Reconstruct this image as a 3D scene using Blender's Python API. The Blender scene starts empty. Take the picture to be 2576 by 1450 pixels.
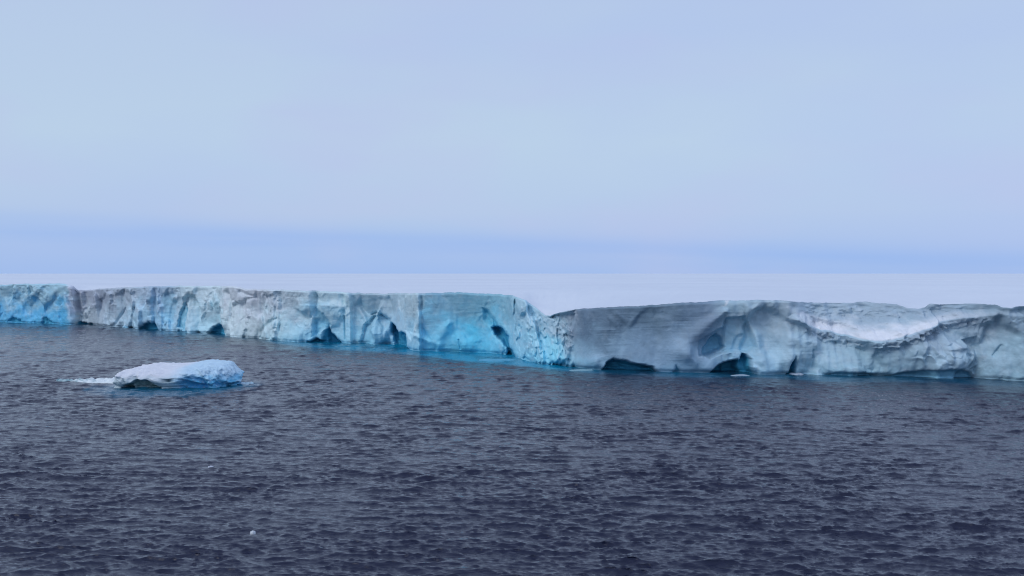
import bpy, math
import numpy as np

# ---------------------------------------------------------------- camera, sky, sun, exposure
scene = bpy.context.scene
C = scene.collection
CAM_H, FPX, HOR = 48.0, 2762.0, 688.0          # eye height (m), focal length and horizon row of a 2576 px wide picture
CX = 1288.0

cam_d = bpy.data.cameras.new('camera')
cam = bpy.data.objects.new('camera', cam_d)
C.objects.link(cam)
cam.location = (0, 0, CAM_H)
cam.rotation_euler = (math.pi / 2 - math.atan((725 - HOR) / FPX), 0, 0)
cam_d.sensor_width = 36
cam_d.lens = FPX / 2576 * 36
cam_d.clip_start = 1
cam_d.clip_end = 200000
scene.camera = cam

SUN_EL, SUN_AZ = math.radians(42), math.radians(232)   # azimuth clockwise from +Y: behind the viewer
world = bpy.data.worlds.new('World')
scene.world = world
world.use_nodes = True
nt = world.node_tree
nt.nodes.clear()
N, L = nt.nodes.new, nt.links.new
out = N('ShaderNodeOutputWorld')
bg = N('ShaderNodeBackground')
L(bg.outputs[0], out.inputs[0])
sky = N('ShaderNodeTexSky')
sky.sky_type = 'NISHITA'
sky.sun_disc = False
sky.sun_elevation = SUN_EL
sky.sun_rotation = SUN_AZ
tc = N('ShaderNodeTexCoord')


def wmath(op, a, b=None, c=None):
    n = N('ShaderNodeMath')
    n.operation = op
    for i, x in enumerate((a, b, c)):
        if x is None:
            continue
        if isinstance(x, (int, float)):
            n.inputs[i].default_value = x
        else:
            L(x, n.inputs[i])
    return n.outputs[0]


def wmix(f, a, b):
    n = N('ShaderNodeMix')
    n.data_type = 'RGBA'
    if isinstance(f, (int, float)):
        n.inputs[0].default_value = f
    else:
        L(f, n.inputs[0])
    for i, x in ((6, a), (7, b)):
        if isinstance(x, tuple):
            n.inputs[i].default_value = (*x, 1)
        else:
            L(x, n.inputs[i])
    return n.outputs[2]


def srgb(*c):
    r = []
    for v in c:
        v /= 255
        r.append(v / 12.92 if v <= .04045 else ((v + .055) / 1.055) ** 2.4)
    return tuple(r)


sep = N('ShaderNodeSeparateXYZ')
L(tc.outputs['Generated'], sep.inputs[0])
# soft stratus sheet: slow patches, long flat streaks near the horizon
mp1 = N('ShaderNodeMapping')
mp1.inputs['Scale'].default_value = (1.6, 1.6, 5)
L(tc.outputs['Generated'], mp1.inputs[0])
n1 = N('ShaderNodeTexNoise')
n1.inputs['Scale'].default_value = 1.6
n1.inputs['Detail'].default_value = 3
L(mp1.outputs[0], n1.inputs[0])
mp2 = N('ShaderNodeMapping')
mp2.inputs['Scale'].default_value = (2.2, 2.2, 38)
mp2.inputs['Rotation'].default_value = (0, math.radians(2.0), 0)
L(tc.outputs['Generated'], mp2.inputs[0])
n2 = N('ShaderNodeTexNoise')
n2.inputs['Scale'].default_value = 1.0
n2.inputs['Detail'].default_value = 3
L(mp2.outputs[0], n2.inputs[0])
ramp = N('ShaderNodeValToRGB')
L(sep.outputs['Z'], ramp.inputs[0])
els = ramp.color_ramp.elements
els[0].position, els[0].color = 0.0, (*srgb(160, 191, 241), 1)
els[1].position, els[1].color = 1.0, (*srgb(184, 200, 230), 1)
for p, c in ((.022, (166, 194, 240)), (.055, (181, 203, 236)), (.12, (188, 210, 235)), (.24, (185, 205, 235))):
    e = els.new(p)
    e.color = (*srgb(*c), 1)
pk = wmath('ADD', wmath('MULTIPLY', wmath('SUBTRACT', n1.outputs[0], .42), 2.4), wmath('MULTIPLY', sep.outputs['X'], .7))
pkc = N('ShaderNodeClamp')
L(pk, pkc.inputs[0])
veil = wmix(wmath('MULTIPLY', pkc.outputs[0], .7), ramp.outputs[0], srgb(176, 196, 240))
# blue gap under the cloud sheet, a flat band that tilts down to the right
zz = wmath('ADD', sep.outputs['Z'], wmath('MULTIPLY', sep.outputs['X'], .036))
zz = wmath('ADD', zz, wmath('MULTIPLY', wmath('SUBTRACT', n2.outputs[0], .5), .02))
g = wmath('DIVIDE', wmath('SUBTRACT', zz, .025), .0105)
band = wmath('POWER', 2.718, wmath('MULTIPLY', wmath('MULTIPLY', g, g), -1.0))
skyc = N('ShaderNodeVectorMath')
skyc.operation = 'SCALE'
L(sky.outputs[0], skyc.inputs[0])
skyc.inputs[3].default_value = .1
mp3 = N('ShaderNodeMapping')
mp3.inputs['Scale'].default_value = (3.2, 3.2, 9)
mp3.inputs['Location'].default_value = (3.1, .7, 1.3)
L(tc.outputs['Generated'], mp3.inputs[0])
n3 = N('ShaderNodeTexNoise')
n3.inputs['Scale'].default_value = 1.3
n3.inputs['Detail'].default_value = 4
L(mp3.outputs[0], n3.inputs[0])
lav = N('ShaderNodeClamp')
L(wmath('MULTIPLY', wmath('SUBTRACT', n3.outputs[0], .48), 4.0), lav.inputs[0])
veil = wmix(wmath('MULTIPLY', lav.outputs[0], .6), veil, srgb(187, 198, 236))
cloud = wmix(wmath('MULTIPLY', band, wmath('MULTIPLY_ADD', wmath('SUBTRACT', n2.outputs[0], .5), 1.8, .5)), veil, srgb(150, 185, 242))
fin = wmix(.93, skyc.outputs[0], cloud)
L(fin, bg.inputs[0])
bg.inputs[1].default_value = 1.0

sun_d = bpy.data.lights.new('sun', 'SUN')
sun_d.energy = 0.8
sun_d.angle = math.radians(25)
sun_d.color = (1, .98, .96)
sun = bpy.data.objects.new('sun', sun_d)
C.objects.link(sun)
sun.location = (0, 0, 300)
sun.rotation_euler = (math.pi / 2 - SUN_EL, 0, math.pi - SUN_AZ)

scene.cycles.filter_width = 1.1
vs = scene.view_settings
vs.view_transform = 'Standard'
vs.look = 'None'
vs.exposure = 0
vs.gamma = 1
vs.use_curve_mapping = False

# ---------------------------------------------------------------- helpers
rng = np.random.default_rng(7)


def sstep(a, b, x):
    t = np.clip((x - a) / (b - a), 0, 1)
    return t * t * (3 - 2 * t)


def perlin(x, y, seed=0):
    r = np.random.default_rng(seed)
    P = r.permutation(512)
    P = np.concatenate([P, P])
    G = r.uniform(0, 2 * np.pi, 512)
    gx, gy = np.cos(G), np.sin(G)
    xi, yi = np.floor(x).astype(int), np.floor(y).astype(int)
    xf, yf = x - xi, y - yi
    u, v = xf ** 3 * (xf * (xf * 6 - 15) + 10), yf ** 3 * (yf * (yf * 6 - 15) + 10)
    xi, yi = xi % 512, yi % 512

    def d(i, j):
        h = P[P[(xi + i) % 512] + (yi + j) % 512]
        return gx[h] * (xf - i) + gy[h] * (yf - j)
    a = d(0, 0) * (1 - u) + d(1, 0) * u
    b = d(0, 1) * (1 - u) + d(1, 1) * u
    return (a * (1 - v) + b * v) * 1.5


def fbm(x, y, o=4, seed=0, gain=.5):
    s, a = 0, 1
    for i in range(o):
        s = s + a * perlin(x * 2 ** i + 17.3 * i, y * 2 ** i + 9.1 * i, seed + i)
        a *= gain
    return s


def facets(x, y, seed=0, tilt=.8, sharp=11):
    """broken-ice relief: Voronoi cells, each a tilted plane at its own depth, joints slightly melted"""
    r = np.random.default_rng(seed)
    n = 256
    jx, jy = r.random((n, n)), r.random((n, n))
    off, tx, ty = r.normal(0, .3, (n, n)), r.normal(0, tilt, (n, n)), r.normal(0, tilt, (n, n))
    xi, yi = np.floor(x).astype(int), np.floor(y).astype(int)
    num, den = np.zeros(x.shape), np.full(x.shape, 1e-9)
    for i in (-1, 0, 1):
        for j in (-1, 0, 1):
            a, b = (xi + i) % n, (yi + j) % n
            dx, dy = x - (xi + i + jx[a, b]), y - (yi + j + jy[a, b])
            wgt = np.exp(-sharp * np.sqrt(dx * dx + dy * dy))
            num += wgt * (off[a, b] + tx[a, b] * dx + ty[a, b] * dy)
            den += wgt
    return num / den


def polymask(U, V, poly, soft=3.0):
    """1 inside an outline, 0 outside, soft edge"""
    p = np.array(poly, float)
    lo, hi = p.min(0) - 3 * soft, p.max(0) + 3 * soft
    m = (U > lo[0]) & (U < hi[0]) & (V > lo[1]) & (V < hi[1])
    res = np.zeros(U.shape)
    if not m.any():
        return res
    u, v = U[m], V[m]
    ins = np.zeros(u.shape, bool)
    dist = np.full(u.shape, 1e9)
    for i in range(len(p)):
        a, b = p[i], p[(i + 1) % len(p)]
        ab = b - a
        t = np.clip(((u - a[0]) * ab[0] + (v - a[1]) * ab[1]) / (ab @ ab + 1e-9), 0, 1)
        dist = np.minimum(dist, np.hypot(u - a[0] - t * ab[0], v - a[1] - t * ab[1]))
        c = ((a[1] > v) != (b[1] > v))
        xx = ab[0] * (v - a[1]) / (ab[1] if abs(ab[1]) > 1e-9 else 1e-9) + a[0]
        ins ^= c & (u < xx)
    sd = np.where(ins, dist, -dist)
    res[m] = sstep(-soft * .6, soft, sd)
    return res


def linemask(U, V, pts, w):
    """soft ridge along a polyline; w may be one width or one per point"""
    p = np.array(pts, float)
    w = np.broadcast_to(np.array(w, float), (len(p),))
    res = np.zeros(U.shape)
    for i in range(len(p) - 1):
        a, b = p[i], p[i + 1]
        ab = b - a
        t = np.clip(((U - a[0]) * ab[0] + (V - a[1]) * ab[1]) / (ab @ ab + 1e-9), 0, 1)
        d = np.hypot(U - a[0] - t * ab[0], V - a[1] - t * ab[1])
        ww = w[i] * (1 - t) + w[i + 1] * t
        res = np.maximum(res, np.exp(-(d / ww) ** 2))
    return res


def grid_mesh(name, X, Y, Z, mat, cols=None, attrs=None, smooth=True, wrap=False, flip=False):
    nr, nc = X.shape
    co = np.stack([X, Y, Z], -1).reshape(-1, 3).astype(np.float32)
    r = np.arange(nr - 1)[:, None]
    c = np.arange(nc if wrap else nc - 1)[None, :]
    c1 = (c + 1) % nc
    q = np.stack([r * nc + c, r * nc + c1, (r + 1) * nc + c1, (r + 1) * nc + c], -1).reshape(-1, 4)
    if flip:
        q = q[:, ::-1]
    me = bpy.data.meshes.new(name)
    me.vertices.add(len(co))
    me.vertices.foreach_set('co', co.ravel())
    me.loops.add(q.size)
    me.loops.foreach_set('vertex_index', q.ravel().astype(np.int32))
    me.polygons.add(len(q))
    me.polygons.foreach_set('loop_start', np.arange(0, q.size, 4, dtype=np.int32))
    me.polygons.foreach_set('use_smooth', np.full(len(q), smooth))
    me.update(calc_edges=True)
    if cols is not None:
        a = me.color_attributes.new('tint', 'FLOAT_COLOR', 'POINT')
        cc = np.ones((len(co), 4), np.float32)
        cc[:, :3] = cols.reshape(-1, 3)
        a.data.foreach_set('color', cc.ravel())
    for k, v in (attrs or {}).items():
        a = me.attributes.new(k, 'FLOAT', 'POINT')
        a.data.foreach_set('value', np.ascontiguousarray(v, dtype=np.float32).ravel())
    me.materials.append(mat)
    o = bpy.data.objects.new(name, me)
    C.objects.link(o)
    return o


def tag(o, label=None, cat=None, group=None, kind=None):
    for k, v in (('label', label), ('category', cat), ('group', group), ('kind', kind)):
        if v:
            o[k] = v
    return o


# ---------------------------------------------------------------- materials
def new_mat(name):
    m = bpy.data.materials.new(name)
    m.use_nodes = True
    t = m.node_tree
    return m, t, t.nodes['Principled BSDF']


def noise(t, scale, detail=4, mapping=(1, 1, 1), rough=.55):
    tcn = t.nodes.new('ShaderNodeTexCoord')
    mp = t.nodes.new('ShaderNodeMapping')
    mp.inputs['Scale'].default_value = mapping
    n = t.nodes.new('ShaderNodeTexNoise')
    n.inputs['Scale'].default_value = scale
    n.inputs['Detail'].default_value = detail
    n.inputs['Roughness'].default_value = rough
    t.links.new(tcn.outputs['Object'], mp.inputs[0])
    t.links.new(mp.outputs[0], n.inputs[0])
    return n.outputs[0]


def bump(t, h, dist, strength=1.0, prev=None):
    b = t.nodes.new('ShaderNodeBump')
    b.inputs['Strength'].default_value = strength
    b.inputs['Distance'].default_value = dist
    t.links.new(h, b.inputs['Height'])
    if prev:
        t.links.new(prev, b.inputs['Normal'])
    return b.outputs[0]


def mrange(t, v, a, b, c, d):
    n = t.nodes.new('ShaderNodeMapRange')
    t.links.new(v, n.inputs[0])
    for i, x in enumerate((a, b, c, d)):
        n.inputs[i + 1].default_value = x
    return n.outputs[0]


def ice_material(name, rough=.45, bscale=.9, bdist=.5):
    m, t, p = new_mat(name)
    at = t.nodes.new('ShaderNodeAttribute')
    at.attribute_name = 'tint'
    n1 = noise(t, .35, 6, (1, 1, 1.6))
    k = mrange(t, n1, .3, .7, .94, 1.06)
    sc = t.nodes.new('ShaderNodeVectorMath')
    sc.operation = 'SCALE'
    t.links.new(at.outputs['Color'], sc.inputs[0])
    t.links.new(k, sc.inputs[3])
    t.links.new(sc.outputs[0], p.inputs['Base Color'])
    p.inputs['Roughness'].default_value = rough
    p.inputs['Specular IOR Level'].default_value = .35
    b1 = bump(t, noise(t, bscale, 6), bdist)
    t.links.new(b1, p.inputs['Normal'])
    return m


M_ice = ice_material('cliff_ice', .55, .7, .22)
M_floe = ice_material('floe_ice', .5, .8, .35)

M_snow, t, p = new_mat('plateau_snow')
ns = noise(t, .004, 5, (1, 1, 1))
mx = t.nodes.new('ShaderNodeMix')
mx.data_type = 'RGBA'
t.links.new(mrange(t, ns, .35, .65, 0, 1), mx.inputs[0])
mx.inputs[6].default_value = (.68, .73, .81, 1)
mx.inputs[7].default_value = (.74, .79, .86, 1)
t.links.new(mx.outputs[2], p.inputs['Base Color'])
p.inputs['Roughness'].default_value = .8
p.inputs['Specular IOR Level'].default_value = .1
t.links.new(bump(t, noise(t, .12, 4, (1, .5, 1)), .5), p.inputs['Normal'])

M_sea, t, p = new_mat('sea_water')
at = t.nodes.new('ShaderNodeAttribute')
at.attribute_name = 'foot'
mx = t.nodes.new('ShaderNodeMix')
mx.data_type = 'RGBA'
t.links.new(at.outputs['Fac'], mx.inputs[0])
mx.inputs[6].default_value = (.012, .016, .042, 1)
mx.inputs[7].default_value = (.002, .25, .42, 1)
t.links.new(mx.outputs[2], p.inputs['Base Color'])
p.inputs['Roughness'].default_value = .07
p.inputs['IOR'].default_value = 1.333
b1 = bump(t, noise(t, 1.0, 5, (.42, 1.0, 1), .68), .16)
b2 = bump(t, noise(t, 3.2, 3, (.6, 1.2, 1), .6), .045, 1, b1)
b2 = bump(t, noise(t, .28, 3, (.5, 1.0, 1), .6), .5, 1, b2)
t.links.new(b2, p.inputs['Normal'])

# ---------------------------------------------------------------- iceberg plan: front line, top height (surveyed stations)
K_S = [(0, 810), (180, 817), (195, 816), (300, 824), (400, 832), (470, 837), (558, 841), (570, 846), (650, 853), (700, 859), (760, 862), (850, 864), (900, 865),
       (985, 868), (1005, 874), (1040, 883), (1060, 886), (1150, 888), (1220, 890), (1280, 896), (1302, 905), (1340, 912), (1400, 921), (1440, 927), (1500, 935),
       (1550, 939), (1700, 943), (1900, 945), (2100, 948), (2300, 952), (2576, 962)]
K_U, K_B = [q[0] for q in K_S], [q[1] for q in K_S]
kx = [(u - CX) / (b - HOR) * CAM_H for u, b in zip(K_U, K_B)]
ky = [CAM_H * FPX / (b - HOR) for b in K_B]
K_U = [-700, -300] + K_U + [2900, 3300]
kx = [-1120, -720] + kx + [300, 400]
ky = [1640, 1275] + ky + [462, 428]
fu = np.arange(-700, 3301, 4.0)


def smooth_curve(vals, xs=K_U, w=14):
    f = np.interp(fu, xs, vals)
    k = np.exp(-(np.arange(-30, 31) * 4 / w) ** 2)
    k /= k.sum()
    return np.convolve(np.pad(f, 30, mode='reflect', reflect_type='odd'), k, 'valid')


fx, fy = smooth_curve(kx), smooth_curve(ky)
T_PTS = [(-700, 704), (-300, 710), (0, 717), (60, 715), (120, 714), (160, 714), (172, 716), (184, 721), (191, 731), (250, 727), (330, 722),
         (450, 719), (590, 720), (600, 723), (612, 727), (700, 729), (790, 732), (880, 737), (960, 740), (1000, 738), (1060, 738), (1150, 736),
         (1230, 739), (1290, 744), (1312, 752), (1325, 757), (1345, 772), (1362, 784), (1376, 795), (1386, 796), (1400, 790), (1440, 780),
         (1500, 776), (1600, 772), (1700, 765), (1800, 759), (1830, 756), (1845, 757), (1920, 755), (1990, 757), (2010, 760), (2050, 762),
         (2150, 764), (2200, 763), (2225, 760), (2260, 764), (2300, 766), (2318, 775), (2345, 778), (2365, 775), (2378, 766), (2420, 767),
         (2470, 764), (2530, 768), (2545, 774), (2565, 777), (2576, 772), (2650, 768), (2900, 772), (3300, 782)]
TU, TV = np.array(T_PTS, float).T


def front(u):
    return np.interp(u, fu, fx), np.interp(u, fu, fy)


# columns: fine where the cliff is in view, coarse beyond
ucol = np.concatenate([np.arange(-700, -40, 8.0), np.arange(-40, 2620, 1.5), np.arange(2620, 3301, 8.0)])
NW = 150
w_rows = np.concatenate([np.linspace(-.10, 0, 6)[:-1], np.linspace(0, 1, NW)])
U, W = np.meshgrid(ucol, w_rows)
bx, by = front(ucol)
vb = HOR + CAM_H * FPX / by
vt = np.interp(ucol, TU, TV)
vt = vt + 1.3 * perlin(ucol / 14, ucol * 0 + .5, 3) + .6 * perlin(ucol / 3.7, ucol * 0 + .5, 4)
V = vb - W * (vb - vt)
arc = np.concatenate([[0], np.cumsum(np.hypot(np.diff(bx), np.diff(by)))])
S = np.broadcast_to(arc, U.shape)
ztop0 = CAM_H - (vt - HOR) * by / FPX
Z = W * ztop0

# ---- relief: D is how far the ice stands out of the front line (m)
rough = np.interp(U, [-700, 0, 170, 200, 560, 700, 880, 1040, 1060, 1220, 1290, 1440, 1470, 1780, 1850, 1990, 2020, 3300],
                  [1, 1, .8, 1, 1, 1.1, 1, .9, .45, .5, 1.2, 1.3, .28, .3, .8, .9, 1.25, 1.2])
wx = S + 2.5 * fbm(S / 14, Z / 14, 3, 21)
wz = Z + 2.0 * fbm(S / 14 + 50, Z / 14, 3, 22)
f1 = facets(wx / 19, wz / 26, 31, 1.2, 20)
f2 = facets(wx / 7.5 + 3, wz / 9 + 8, 32, 1.0, 16)
f3 = facets(wx / 2.8 + 5, wz / 3.4 + 2, 33, .8, 16)
brk = .15 + .62 * sstep(-.15, .45, fbm(S / 24, Z / 20, 3, 36))          # broken patches between clean planes
D = rough * (4.2 * f1 + brk * (1.9 * f2 + .6 * f3))
D += rough * (1.2 * fbm(S / 22, Z / 30, 4, 40) + .22 * fbm(S / 4, Z / 7, 3, 41))
D += .6 * perlin(S / 3.1, Z / 40, 45) * rough                                  # vertical flutes
sw = Z - .035 * S + 1.6 * fbm(S / 40, Z / 18, 3, 51)
strat = fbm(S / 38, sw / 2.0, 3, 50) * np.clip(.55 + .9 * fbm(S / 30, Z / 9, 2, 52), .1, 1.3)
D += strat * np.interp(U, [0, 600, 1050, 1450, 1500, 1800, 1850, 3300], [.12, .15, .15, .15, .20, .18, .15, .18])
# blocks of the front step out and back at vertical corners (station, jump in m)
for u0, j, wd in ((77, -1.6, 3), (140, 1.5, 25), (188, -7.0, 4), (262, 2.5, 30), (330, 2.2, 4), (397, -2.5, 5), (432, -2, 6), (470, 4.0, 5), (563, 2, 3),
                  (598, -2.5, 8), (690, -3, 4), (700, 3.5, 14), (785, -4.0, 5), (800, 2.5, 30), (866, 4, 5), (881, -5.0, 3), (905, 1.5, 10), (1030, 1, 25), (1056, -6.5, 4),
                  (1220, -3, 20), (1262, 2.5, 12), (1440, -2.5, 8), (1838, 2.0, 6), (1990, 1.5, 10)):
    tl = (Z - 15) * .12
    D += j * sstep(u0 - wd, u0 + wd, U + tl + 1.3 * perlin(Z / 3, U * 0 + .5, int(u0)))
# buttresses and lobes
for pts, wd, a in (([(1832, 785), (1800, 812), (1768, 838), (1726, 884)], [9, 16, 22, 26], 3.4),
                   ([(1745, 900), (1790, 925)], 22, 3.0),
                   ([(1915, 850), (1925, 900), (1935, 938)], [14, 18, 24], 3.5),
                   ([(1975, 925), (2000, 900)], 22, 2.5),
                   ([(1100, 868), (1120, 825), (1128, 815)], [22, 10, 6], 2.5),
                   ([(1045, 845), (1075, 862), (1100, 870)], [5, 7, 10], 1.8),
                   ([(1150, 862), (1180, 875)], 14, 2.0),
                   ([(940, 840), (960, 850)], 22, 2.2),
                   ([(1300, 775), (1322, 830), (1350, 890), (1400, 920)], [18, 28, 36, 30], 4.0),
                   ([(1415, 905), (1470, 922), (1500, 915)], [14, 18, 14], 3.5),
                   ([(790, 800), (745, 850)], [8, 20], 2.5),
                   ([(720, 760), (735, 790)], 14, 1.6),
                   ([(330, 800), (318, 820)], [12, 16], 2.2),
                   ([(75, 745), (45, 780)], 8, 1.6),
                   ([(155, 722), (120, 750)], 8, 1.4),
                   ([(590, 780), (585, 840)], 12, 2.2),
                   ([(2000, 850), (2060, 870)], 30, 2.5),
                   ([(2330, 880), (2420, 905)], 45, 3.0),
                   ([(2040, 905), (2150, 925)], 30, 2.0),
                   ([(2500, 900), (2540, 930)], 30, 2.5)):
    D += a * linemask(U, V, pts, wd)
# cracks
for pts, wd, a in (([(77, 717), (78, 750)], 1.6, 2.0), ([(306, 777), (282, 820)], [2.2, 3], 2.5), ([(688, 774), (688, 797)], 1.8, 2.5),
                   ([(690, 802), (672, 815), (655, 835), (650, 850)], [3, 6, 5, 2], 3.2), ([(862, 796), (864, 855)], 1.6, 2.5),
                   ([(930, 793), (942, 788), (958, 793), (978, 806)], [2, 3, 3, 3], 2.5), ([(905, 862), (914, 822), (926, 818)], [4, 4, 2], 2.0),
                   ([(1152, 858), (1156, 880)], 2, 1.5), ([(600, 735), (640, 748), (615, 755)], 4, 1.3), ([(793, 735), (792, 770), (780, 800)], [3, 4, 3], 2.0),
                   ([(2060, 885), (2062, 905)], 2, 1.5), ([(210, 778), (200, 790)], [3, 4], 1.5), ([(397, 725), (398, 745)], 2, 1.2),
                   ([(1440, 880), (1438, 910)], 4, 2.0), ([(1395, 800), (1420, 830), (1440, 860)], [4, 5, 4], 2.2),
                   ([(2550, 875), (2530, 900)], 4, 1.6), ([(2455, 895), (2470, 900)], 4, 1.5), ([(2490, 945), (2490, 930)], 1.5, 1.2),
                   ([(2440, 845), (2480, 865)], 8, 1.3), ([(620, 815), (618, 845)], 3, 1.2), ([(585, 800), (584, 815)], 2, 1)):
    D -= a * linemask(U, V, pts, wd)

blue = np.zeros(U.shape)        # bare blue ice, with its inner glow and blue shadow painted in
deep = np.zeros(U.shape)        # dense dark-blue cave ice
snow = np.zeros(U.shape)        # wind-packed snow
JU = U + 2.0 * fbm(S / 5, Z / 5, 3, 60)
JV = V + 2.0 * fbm(S / 5 + 30, Z / 5, 3, 61)
# sea caves at the waterline (outline, depth m, soft edge)
for poly, dep, sf in (([(20, 810), (34, 798), (52, 804), (54, 812)], 6, 2), ([(102, 815), (108, 797), (120, 803), (132, 814)], 6, 2),
                      ([(188, 822), (189, 809), (202, 813), (224, 816), (226, 823)], 6, 2), ([(298, 832), (310, 820), (327, 827), (328, 833)], 5, 2),
                      ([(346, 834), (356, 818), (370, 811), (382, 817), (393, 835)], 12, 2.5), ([(430, 842), (445, 828), (470, 832), (474, 843)], 4, 3),
                      ([(521, 845), (532, 825), (547, 818), (561, 820), (562, 846)], 12, 2),
                      ([(765, 868), (791, 852), (806, 857), (812, 835), (822, 823), (830, 840), (857, 868)], 14, 2.5),
                      ([(983, 815), (990, 821), (1001, 837), (1014, 837), (1020, 843), (1022, 869), (1028, 884), (998, 884), (986, 862), (983, 841), (980, 826)], 22, 2),
                      ([(1238, 827), (1255, 824), (1269, 834), (1279, 849), (1283, 878), (1289, 886), (1300, 912), (1276, 908), (1275, 880), (1260, 860), (1245, 846)], 20, 2),
                      ([(1316, 907), (1322, 897), (1330, 907)], 5, 1.5),
                      ([(1518, 945), (1534, 920), (1550, 910), (1575, 914), (1612, 923), (1654, 931), (1668, 948)], 16, 2),
                      ([(1700, 950), (1712, 926), (1726, 950)], 3, 3),
                      ([(1796, 950), (1812, 934), (1839, 919), (1874, 911), (1882, 894), (1892, 897), (1902, 910), (1899, 927), (1914, 950)], 18, 2),
                      ([(1993, 952), (2004, 916), (2013, 902), (2017, 952)], 10, 2),
                      ([(2250, 955), (2290, 941), (2345, 936), (2420, 932), (2482, 944), (2492, 960)], 5, 2),
                      ([(2060, 955), (2130, 938), (2200, 944), (2250, 956)], 2.5, 3)):
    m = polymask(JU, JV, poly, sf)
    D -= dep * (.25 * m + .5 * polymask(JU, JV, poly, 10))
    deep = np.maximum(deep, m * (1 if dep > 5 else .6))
# shallow alcoves above and around them
for poly, dep, sf, bl in (([(438, 826), (445, 792), (457, 766), (464, 760), (468, 780), (465, 805), (464, 832)], 5, 3, .75),
                          ([(903, 872), (914, 818), (935, 797), (956, 790), (980, 808), (995, 840), (1000, 875)], 4.5, 4, .25),
                          ([(1214, 776), (1228, 784), (1252, 815), (1258, 830), (1230, 822), (1216, 808)], 3.5, 8, .8),  # blue shadow above the slanting cave, painted as colour
                          ([(1836, 801), (1885, 796), (1896, 814), (1909, 845), (1914, 878), (1892, 892), (1850, 890), (1800, 906), (1772, 900), (1768, 862), (1800, 843), (1832, 826)], 4.8, 5, .12),
                          ([(1817, 845), (1832, 856), (1836, 870), (1842, 877), (1830, 887), (1809, 896), (1783, 903), (1783, 884), (1802, 857)], 5, 5, .55),
                          ([(400, 740), (432, 735), (440, 760), (430, 815), (405, 815)], 1.5, 5, .3),
                          ([(790, 775), (812, 790), (830, 820), (780, 850), (785, 820)], 2, 5, .55),
                          ([(1385, 800), (1402, 790), (1450, 790), (1448, 812), (1440, 835), (1415, 815)], 5, 4, 0),
                          ([(1420, 842), (1446, 850), (1445, 870), (1425, 868)], 3, 3, 0),
                          ([(2450, 860), (2490, 850), (2500, 880), (2470, 885)], 3, 5, 0)):
    m = polymask(JU, JV, poly, sf)
    D -= dep * m
    blue = np.maximum(blue, bl * m)
# overhanging lip above the slab's broken end
D += 3.0 * linemask(U, V, [(1384, 797), (1405, 789), (1445, 781)], [3, 3, 2])
# collapsed ramp below the notch leans back
nt_ = sstep(1290, 1345, U) * (1 - sstep(1425, 1450, U))
D += nt_ * (9 * (1 - W) ** 1.4 - 4)
fr = facets(S / 3.2 + 9, Z / 2.8 + 1, 71, 1.2)
D += nt_ * 1.6 * fr
# hanging snow bowl on the right: a scoop that ramps back from a sagging lip
lip = np.interp(U, [1985, 2010, 2060, 2120, 2200, 2225, 2250, 2300, 2400, 2470, 2540, 2640, 2800, 3300], [766, 800, 828, 842, 861, 864, 861, 846, 811, 801, 792, 800, 795, 800])
lip = lip + 2.5 * fbm(U / 28, U * 0 + .5, 3, 80)
lz = np.clip((vb - lip) / (vb - vt), 0, 1) * ztop0
up = np.clip(Z - lz, 0, None)
bw = sstep(1985, 2085, U) * (1 - .75 * sstep(2420, 2560, U))
rim = np.clip(ztop0 - lz, .1, None)
fr_ = up / rim
D -= bw * np.where(fr_ < .55, 1.75 * up, 1.75 * .55 * rim + .55 * (up - .55 * rim))
D -= bw * 1.2 * fbm(S / 9, Z / 3, 4, 81) * sstep(0, .5, fr_)
below = np.clip(lz - Z, 0, None)
roughlip = bw * np.exp(-((below - 2.5) / 2.2) ** 2)
fl = facets(S / 2.2, Z / 1.8, 82, 1.3)
D += roughlip * (1.3 * fl + .4)
D -= bw * 1.6 * np.exp(-((below - 4.5) / 2.2) ** 2) * (Z > 1)
snow = np.maximum(snow, bw * (1 - .6 * sstep(2330, 2450, U)) * sstep(.02, .08, fr_) * (1 - sstep(.12, .62, fr_ + .2 * fbm(S / 12, Z / 5, 3, 83))))
ledge = polymask(JU, JV, [(2012, 790), (2040, 782), (2090, 800), (2150, 815), (2130, 838), (2060, 826)], 6)
snow = np.maximum(snow, .6 * ledge * (.5 + .5 * np.clip(fbm(S / 4, Z / 4, 3, 84) + .5, 0, 1)))
snow = np.maximum(snow, polymask(JU, JV, [(1828, 772), (1836, 757), (1846, 757), (1838, 772)], 4) * np.clip(.4 + fbm(S / 2, Z / 2, 2, 85), 0, .8))
# wave-cut notch at the waterline, rounded brow at the top
D -= 1.2 * np.exp(-(Z / 1.1) ** 2)
D -= 1.4 * sstep(.955, 1.0, W) ** 2 * np.interp(U, [0, 1380, 1390, 1800, 1980, 2010, 3300], [1, 1, .3, .5, .6, 0, 0])
D -= 1.6 * np.exp(-((W - .93) / .035) ** 2) * sstep(1980, 2030, U) * np.clip(.6 + fbm(S / 9, W * 0 + .5, 3, 86), 0, 1.5)

kk = np.exp(-(np.arange(-12, 13) / 5.0) ** 2)
kk /= kk.sum()
for i in np.nonzero(w_rows > .9)[0]:
    f_ = sstep(.9, .985, w_rows[i])
    D[i] = D[i] * (1 - f_) + f_ * np.convolve(np.pad(D[i], 12, mode='edge'), kk, 'valid')
X = np.broadcast_to(bx, U.shape).copy()
Y = np.broadcast_to(by, U.shape) - D
top_y = Y[-1]
ztop = CAM_H - (vt - HOR) * top_y / FPX
Z = W * (.35 * ztop0 + .65 * ztop)
Z[W < 0] = (W * 40)[W < 0]

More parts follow.
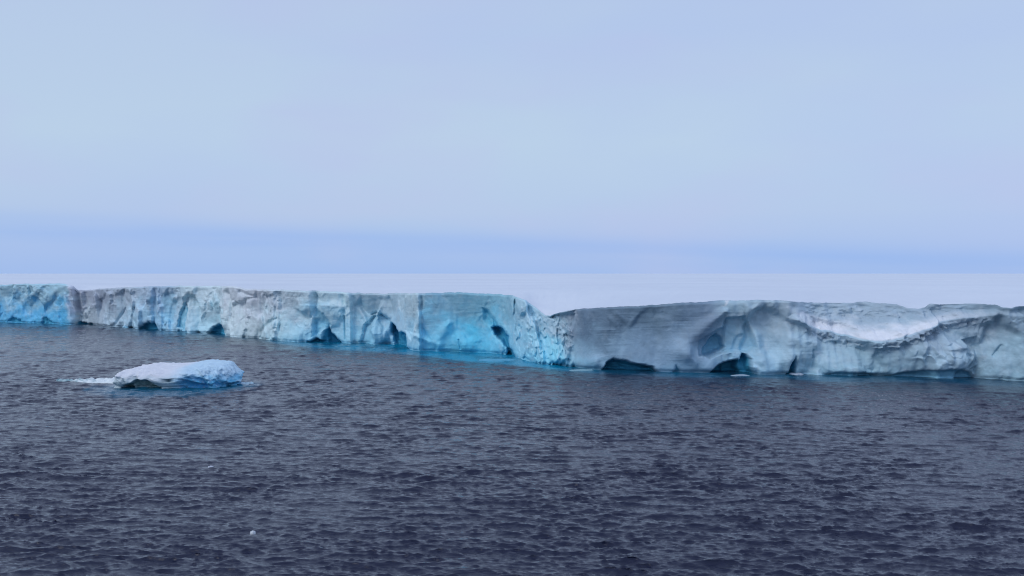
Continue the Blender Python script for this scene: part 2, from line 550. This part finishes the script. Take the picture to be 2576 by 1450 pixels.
# ---- ice colours by stretch of the front: weathered upper ice, wave-washed lower ice
PAL = [(-700, (124, 158, 186), (70, 150, 205)), (0, (124, 156, 182), (84, 150, 198)), (165, (130, 164, 190), (80, 156, 206)), (176, (168, 178, 204), (130, 170, 205)),
       (190, (128, 136, 158), (150, 164, 182)), (250, (122, 134, 158), (140, 156, 178)), (330, (140, 156, 180), (140, 170, 198)), (400, (124, 148, 180), (130, 172, 208)),
       (470, (152, 172, 192), (150, 180, 206)), (555, (156, 174, 194), (146, 182, 206)), (570, (160, 172, 192), (162, 180, 198)), (640, (158, 168, 190), (152, 170, 188)),
       (700, (150, 166, 188), (152, 182, 204)), (790, (142, 164, 184), (126, 172, 204)), (872, (150, 174, 194), (140, 180, 208)), (892, (118, 142, 165), (126, 168, 196)),
       (1000, (138, 160, 182), (146, 178, 208)), (1046, (146, 168, 188), (142, 184, 214)), (1066, (98, 132, 160), (108, 172, 208)), (1200, (98, 140, 166), (70, 156, 194)),
       (1270, (108, 148, 174), (116, 174, 208)), (1310, (132, 164, 190), (138, 182, 212)), (1400, (134, 158, 182), (114, 174, 204)), (1440, (116, 132, 156), (120, 150, 176)),
       (1470, (82, 102, 129), (108, 136, 164)), (1650, (83, 105, 130), (112, 137, 168)), (1800, (92, 112, 140), (120, 146, 176)), (1850, (124, 148, 172), (120, 156, 188)),
       (2000, (128, 148, 172), (138, 166, 192)), (2200, (124, 142, 165), (122, 150, 174)), (2400, (118, 137, 162), (138, 162, 188)), (2576, (112, 134, 158), (126, 154, 178)), (3300, (106, 130, 156), (112, 146, 172))]


def lin(c):
    c = np.asarray(c, float) / 255
    return np.where(c <= .04045, c / 12.92, ((c + .055) / 1.055) ** 2.4)


E = np.array([.475, .505, .615])       # light that reaches a vertical face, relative to white
pu = [q[0] for q in PAL]
ct = lin([q[1] for q in PAL]) / E
cb = lin([q[2] for q in PAL]) / E
ju = U + 8 * fbm(S / 10, Z / 7, 4, 90)
mixv = sstep(.15, .85, 1 - W + .28 * fbm(S / 16, Z / 10, 4, 91))
col = np.stack([np.interp(ju, pu, ct[:, k]) * (1 - mixv) + np.interp(ju, pu, cb[:, k]) * mixv for k in range(3)], -1)


def mixcol(a, m, c):
    return a * (1 - m[..., None]) + np.array(c) * m[..., None]


bl_ice_glow, dp_ice, sn = np.array([.06, .45, .64]), np.array([.06, .37, .56]), np.array([.84, .86, .90])
washed = np.interp(U, [0, 170, 190, 420, 640, 720, 1050, 1250, 1440, 1520, 3300], [.65, .65, .05, .25, .1, .6, .65, .9, .9, .3, .2])
hb = np.clip(1 - Z / 7, 0, 1) * washed * np.clip(.8 + .6 * fbm(S / 9, Z / 5, 3, 92), 0, 1)  # wave-washed blue ice near the waterline, its inner glow put into the colour
col = mixcol(col, .75 * hb, [.12, .56, .74])
col = mixcol(col, blue * .8, bl_ice_glow)
dust = np.clip(fbm(S / 10, Z / 5, 4, 93) - .1, 0, 1)
col *= (1 - .10 * dust * rough)[..., None]
col *= (1 + .10 * strat * np.interp(U, [0, 1400, 1480, 1820, 1900, 3300], [.5, .5, .8, .8, .5, .6]))[..., None]
frost = np.clip(fbm(S / 6 + 40, Z / 6, 4, 94) - .25, 0, .8) * rough
col = mixcol(col, .4 * np.clip(frost, 0, 1), [.72, .80, .86])
col = mixcol(col, bw * .35 * np.exp(-((below - 2.2) / 3.0) ** 2) * (up <= 0), [.22, .26, .34])  # shade under the overhanging bowl lip, painted as a darker grey band
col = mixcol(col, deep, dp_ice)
col = mixcol(col, snow, sn)
col = np.clip(col, .005, None)
col *= np.minimum(1, .92 / col.max(-1))[..., None]

iceberg = bpy.data.objects.new('tabular_iceberg', None)
C.objects.link(iceberg)
iceberg.location = (0, 0, 0)
tag(iceberg, 'huge flat-topped iceberg with blue and grey cliffs stretching across the whole picture', 'iceberg')
CUTS = [(-700, 188, 'bright turquoise-based ice cliff at the far left end'), (188, 563, 'grey weathered ice cliff with a blue teardrop alcove'),
        (563, 881, 'pale fluted ice cliff standing out beyond a small cave'), (881, 1057, 'pale ice cliff with a dark arch cave'),
        (1057, 1300, 'smooth saturated blue ice cliff with a slanting dark cave'), (1300, 1446, 'crumbled pale ice slope below the notch'),
        (1446, 1840, 'smooth slate-grey slab of layered ice with a low cave'), (1840, 1995, 'ice buttress beside a wide sea cave'),
        (1995, 3301, 'rough ice cliff under a hanging bowl of white snow')]
for a, b, lab in CUTS:
    i0 = np.searchsorted(ucol, a)
    i1 = min(np.searchsorted(ucol, b) + 1, len(ucol))
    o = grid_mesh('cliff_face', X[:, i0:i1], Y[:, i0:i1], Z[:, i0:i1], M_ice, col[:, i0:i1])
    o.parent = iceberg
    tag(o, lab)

# ---- snow plateau running back from the brow
tb = np.concatenate([[0, .6, 1.4, 2.5, 4, 6, 9, 13, 18, 25, 34], 34 * 1.16 ** np.arange(1, 50)])
ex, ey, ez = X[-1], Y[-1], Z[-1]
sel = np.unique(np.concatenate([np.arange(0, len(ucol), 2), [len(ucol) - 1]]))
ex, ey, ez = ex[sel], ey[sel], ez[sel]
uu = ucol[sel]
ang = np.interp(uu, [-700, 1288, 3300], [-1.0, 0, 1.15])
dx, dy = np.sin(ang), np.cos(ang)
PX = ex[None] + tb[:, None] * dx[None]
PY = ey[None] + tb[:, None] * dy[None]
inl = 36.3 + .9 * fbm(PX / 260, PY / 260, 3, 100)
far = sstep(0, 150, tb)[:, None] ** .8
k2 = np.exp(-(np.arange(-40, 41) / 16.0) ** 2)
k2 /= k2.sum()
ezs = np.convolve(np.pad(ez, 40, mode='edge'), k2, 'valid')
n_ = sstep(0, 14, tb)[:, None]
PZ = (ez[None] * (1 - n_) + ezs[None] * n_) * (1 - far) + inl * far
PZ += (.25 * fbm(PX / 12, PY / 9, 3, 101) + .5 * perlin(PX / 30, PY / 30, 102)) * sstep(0, 12, tb)[:, None] * (1 - sstep(300, 900, tb))[:, None]
o = grid_mesh('snow_plateau', PX, PY, PZ, M_snow)
o.parent = iceberg
tag(o, 'level snow-covered top reaching back to the horizon')

# ---------------------------------------------------------------- sea
th = np.concatenate([np.linspace(-math.pi, -.80, 40)[:-1], np.linspace(-.80, -.47, 100)[:-1], np.linspace(-.47, .47, 700), np.linspace(.47, .80, 100)[1:], np.linspace(.80, math.pi, 40)[1:]])
rr = [20.]
while rr[-1] < 110:
    rr.append(rr[-1] * 1.03)
while rr[-1] < 1250:
    rr.append(rr[-1] * (1.002 if rr[-1] < 650 else 1.0025))
while rr[-1] < 60000:
    rr.append(rr[-1] * 1.08)
rr = np.array(rr)
TH, RR = np.meshgrid(th, rr)
SX, SY = RR * np.sin(TH), RR * np.cos(TH)
drr = np.gradient(rr)[:, None]
fine = (np.abs(TH) < .81)
spacing = np.where(fine, np.maximum(drr * .8, RR * np.where(np.abs(TH) < .48, .00138, .0028)), RR * .05)
HZ = np.zeros(SX.shape)
OX = np.zeros(SX.shape)
OY = np.zeros(SX.shape)
r2 = np.random.default_rng(11)
NC = 135
lam = np.exp(r2.uniform(np.log(.8), np.log(8.5), NC))
lam[:6] = r2.uniform(7, 18, 6)
wd = math.radians(262) + r2.normal(0, .38, NC)
ph = r2.uniform(0, 2 * np.pi, NC)
am = .0079 * lam ** .72 * np.exp(r2.normal(0, .25, NC))
gust = np.clip(1 + .4 * fbm(SX / 26, SY / 34, 3, 120) + .25 * fbm(SX / 90, SY / 130, 2, 121), .4, 1.7)
for l, a, d, p0 in zip(lam, am, wd, ph):
    k = 2 * math.pi / l
    cx_, cy_ = math.cos(d), math.sin(d)
    lod = np.clip(l / (1.3 * spacing) - 1., 0, 1)
    phs = k * (SX * cx_ + SY * cy_) + p0
    aa = a * lod * (gust if l < 8 else 1)
    HZ += aa * np.cos(phs)
    sn_ = np.sin(phs) * aa * 1.0
    OX -= cx_ * sn_
    OY -= cy_ * sn_
# crests lean down-wind: short steep faces, long backs
OX += -.14 * HZ * .3
OY += -.99 * HZ * .3
pu_, pv_ = CX + FPX * SX / np.maximum(SY, 1), HOR + CAM_H * FPX / np.maximum(SY, 1)     # station and row on the survey
F_PTS = [(-700, 770), (0, 814), (185, 822), (400, 839), (560, 848), (690, 864), (770, 873), (870, 881), (1050, 893), (1175, 909), (1280, 917), (1400, 931), (1480, 937), (1550, 941), (1670, 948),
         (1720, 949), (1900, 949), (2000, 953), (2100, 961), (2300, 961), (2400, 965), (2576, 973), (3300, 1000)]
FU, FV = np.array(F_PTS, float).T
f_in = np.interp(pu_, [-700, 0, 188, 300, 400, 560, 650, 720, 1000, 1250, 1400, 1480, 1550, 1700, 1900, 2100, 2300, 2576, 3300],
                 [.4, .4, .2, .1, .35, .35, .15, .75, 1, 1, 1, .6, .25, .45, .4, .35, .3, .2, .2])
fv = np.interp(pu_, FU, FV) + 1.5 * fbm(SX / 25, SY / 60, 3, 130)
foot = sstep(4, -3, pv_ - fv) * f_in * np.clip(.85 + .5 * fbm(SX / 14, SY / 40, 3, 131), 0, 1) * (SY > 50)
calm = sstep(30, 0, pv_ - fv) * (SY > 50) * np.interp(pu_, [0, 1200, 1500, 3300], [.05, .3, .6, .6])
k = 1 - .8 * calm
HZ *= k
OX *= k
OY *= k
# pale water over the submerged skirt of the floe
fl_d = np.hypot((SX + 143) / 31, (SY - 466) / 40)
halo = sstep(1.25, .8, fl_d + .2 * fbm(SX / 6, SY / 14, 3, 132))
foot = np.maximum(foot, .35 * halo)
sea = grid_mesh('sea', SX + OX, SY + OY, HZ - .1, M_sea, attrs={'foot': foot}, flip=True)
tag(sea, kind='structure')

# ---------------------------------------------------------------- drifting floe
nA, nH = 420, 110
TA, TW = np.meshgrid(np.linspace(0, 2 * np.pi, nA, endpoint=False), np.linspace(0, 1, nH))
FXC, FYC = -143.5, 476.0
RX = 25.2 * (1 + .05 * np.cos(3 * TA + 1) + .04 * np.cos(5 * TA))
RY = 21.0 * (1 + .06 * np.cos(2 * TA + .5))
ca, sa = np.cos(TA), np.sin(TA)
sgn = lambda q, e: np.sign(q) * np.abs(q) ** e
px0, py0 = RX * sgn(ca, .5), RY * sgn(sa, .8) + 2.0 * ca
# profile from below the waterline, up the side, over the top
tq = TW ** .9 * np.pi / 2
rad = np.cos(tq) ** .30
hh = -.12 + 1.12 * np.sin(tq) ** .72
rad = rad * (1 - .08 * np.exp(-((hh - .05) / .22) ** 2))
lx = px0 * rad
ly = py0 * rad
topz = np.interp(lx, [-26, -22, -18, -8, 0, 6, 12, 20, 23, 26], [8.2, 8.2, 8.0, 7.9, 7.8, 8.6, 9.3, 9.7, 8.6, 5.0])
topz = topz + .035 * ly + .35 * fbm(lx / 5, ly / 5, 4, 140)
lz_ = hh * topz
# broken, melted flanks
fa = facets(TA * 24 / 6.0, lz_ / 3.2 + lx / 9, 141, .9)
fb = facets(TA * 24 / 2.2, lz_ / 1.4 + lx / 4, 142, .8)
dd = (1.3 * fa + .5 * fb + .7 * fbm(TA * 5, lz_ / 3, 4, 143)) * sstep(1, .5, TW)
nrm = np.hypot(ca / 25, sa / 21)
lx = lx + dd * ca / 25 / nrm
ly = ly + dd * sa / 21 / nrm
lz_ = lz_ + .25 * fbm(lx / 2.2, ly / 2.2, 4, 144) * sstep(.4, .6, TW)
wxx, wyy = lx + FXC, ly + FYC
fu_ = CX + FPX * wxx / wyy
fv_ = HOR + (CAM_H - lz_) * FPX / wyy
frontm = (sa < .1) * (TW < .62)
j1, j2 = fu_ + 2.5 * fbm(lx / 2, lz_ / 2, 3, 145), fv_ + 2 * fbm(lx / 2 + 9, lz_ / 2, 3, 146)
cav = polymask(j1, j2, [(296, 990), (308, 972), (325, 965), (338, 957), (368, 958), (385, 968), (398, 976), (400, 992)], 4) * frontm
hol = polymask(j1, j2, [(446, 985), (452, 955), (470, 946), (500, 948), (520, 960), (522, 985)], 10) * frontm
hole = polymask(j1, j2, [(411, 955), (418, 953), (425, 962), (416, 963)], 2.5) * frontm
wyy = wyy + 4.5 * cav + 3.0 * hol + 2 * hole
und = np.exp(-((lz_ - .3) / .6) ** 2) * (TW < .5)
wyy = wyy - und * .8 * sa
xt = sstep(-2, 8, lx)
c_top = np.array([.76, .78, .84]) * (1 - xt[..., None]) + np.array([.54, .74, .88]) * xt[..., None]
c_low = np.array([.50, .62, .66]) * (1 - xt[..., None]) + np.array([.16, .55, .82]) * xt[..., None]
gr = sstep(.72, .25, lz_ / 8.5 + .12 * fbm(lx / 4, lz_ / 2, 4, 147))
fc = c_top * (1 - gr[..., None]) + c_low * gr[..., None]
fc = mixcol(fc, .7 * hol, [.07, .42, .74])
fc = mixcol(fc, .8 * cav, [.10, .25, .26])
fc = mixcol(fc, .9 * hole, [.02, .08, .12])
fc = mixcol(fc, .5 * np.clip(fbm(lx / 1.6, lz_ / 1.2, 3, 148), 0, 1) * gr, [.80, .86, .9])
floe = bpy.data.objects.new('ice_floe', None)
C.objects.link(floe)
floe.location = (FXC, FYC, 0)
tag(floe, 'low white and pale blue ice floe drifting alone on the dark sea', 'ice floe')
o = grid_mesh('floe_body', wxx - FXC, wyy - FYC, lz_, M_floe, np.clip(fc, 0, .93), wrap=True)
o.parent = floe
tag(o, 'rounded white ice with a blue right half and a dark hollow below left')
# low awash tongue trailing to the left
nT = 160
ts, tw = np.meshgrid(np.linspace(0, 1, nT), np.linspace(-1, 1, 40))
hw = 9 * np.sqrt(np.clip(1 - (ts * 2 - 1) ** 4, 0, 1)) * (.35 + .65 * ts)
tx_ = -59 + 38 * ts
ty_ = 12 + hw * tw + 1.2 * fbm(ts * 6, tw, 3, 150)
tz_ = -.9 + 1.75 * (1 - tw ** 2) ** .5 * np.clip(.75 + .6 * ts + .5 * fbm(ts * 14, tw * 2, 4, 151), 0, 2)
tcx = np.broadcast_to(np.array([.80, .87, .88]), tx_.shape + (3,)).copy()
tcx = mixcol(tcx, sstep(.5, 0, ts + .3 * fbm(ts * 10, tw * 2, 3, 152)), [.30, .46, .50])
o = grid_mesh('awash_tongue', tx_, ty_, tz_, M_floe, tcx)
o.parent = floe
tag(o, 'thin pale tongue of ice washed by the sea at the floe end')
# submerged right skirt, just awash
ts, tw = np.meshgrid(np.linspace(0, 1, 80), np.linspace(-1, 1, 30))
hw = 6 * np.sqrt(np.clip(1 - (ts * 2 - 1) ** 4, 0, 1)) * (1 - .6 * ts)
tz_ = -.7 + 1.3 * (1 - tw ** 2) ** .5 * np.clip(1.2 - .6 * ts + .5 * fbm(ts * 9, tw * 2, 4, 153), 0, 2)
o = grid_mesh('awash_skirt', 19 + 12 * ts, 2 + hw * tw, tz_, M_floe, np.broadcast_to(np.array([.45, .62, .72]), ts.shape + (3,)))
o.parent = floe
tag(o, 'wet ice skirt at the water on the blue end of the floe')


# ---------------------------------------------------------------- small drifting pieces of ice
def ice_chunk(name, u, v, lx_, ly_, lz0, seed, tint, label, cat='ice chunk', group=None):
    y = CAM_H * FPX / (v - HOR)
    x = (u - CX) / FPX * y
    a, w = np.meshgrid(np.linspace(0, 2 * np.pi, 36, endpoint=False), np.linspace(0, 1, 14))
    r = np.cos(w * np.pi / 2) ** .5
    r = r * (1 + .22 * fbm(np.cos(a) * 1.3 + seed, np.sin(a) * 1.3, 3, seed))
    X_, Y_ = lx_ * r * np.cos(a), ly_ * r * np.sin(a)
    h_ = np.sin(w * np.pi / 2) * lz0 * (1 + .5 * fbm(X_ / lx_ * 1.5 + seed, Y_ / ly_ * 1.5, 3, seed + 1)) - .3
    c = np.broadcast_to(np.array(tint), a.shape + (3,))
    o = grid_mesh(name, X_, Y_, h_, M_floe, c, wrap=True)
    o.location = (x, y, 0)
    tag(o, label, cat, group)
    return o


ice_chunk('ice_chunk', 634, 1342, .5, .4, .6, 5, (.70, .74, .78), 'tiny white ice chunk floating alone in the near water')
ice_chunk('ice_chunk', 528, 1176, .75, .5, .5, 6, (.55, .60, .68), 'tiny pale ice chunk between the floe and the near white chunk')
ice_chunk('ice_cake', 2004, 942, 3.6, 2.5, .8, 7, (.5, .58, .66), 'flat white ice cake in the mouth of the narrow sea cave', 'ice cake')
ice_chunk('ice_cake', 1862, 945, 4.6, 2.2, .55, 8, (.34, .44, .52), 'flat pale ice cake in front of the wide sea cave', 'ice cake')
ice_chunk('ice_cake', 1462, 932, 5.5, 2.5, .6, 9, (.24, .43, .50), 'flat greenish ice cake below the crumbled slope of the notch', 'ice cake')
ice_chunk('ice_cake', 1252, 906, 11, 8, .55, 10, (.10, .40, .58), 'long light-blue ice cake below the slanting dark cave', 'ice cake')
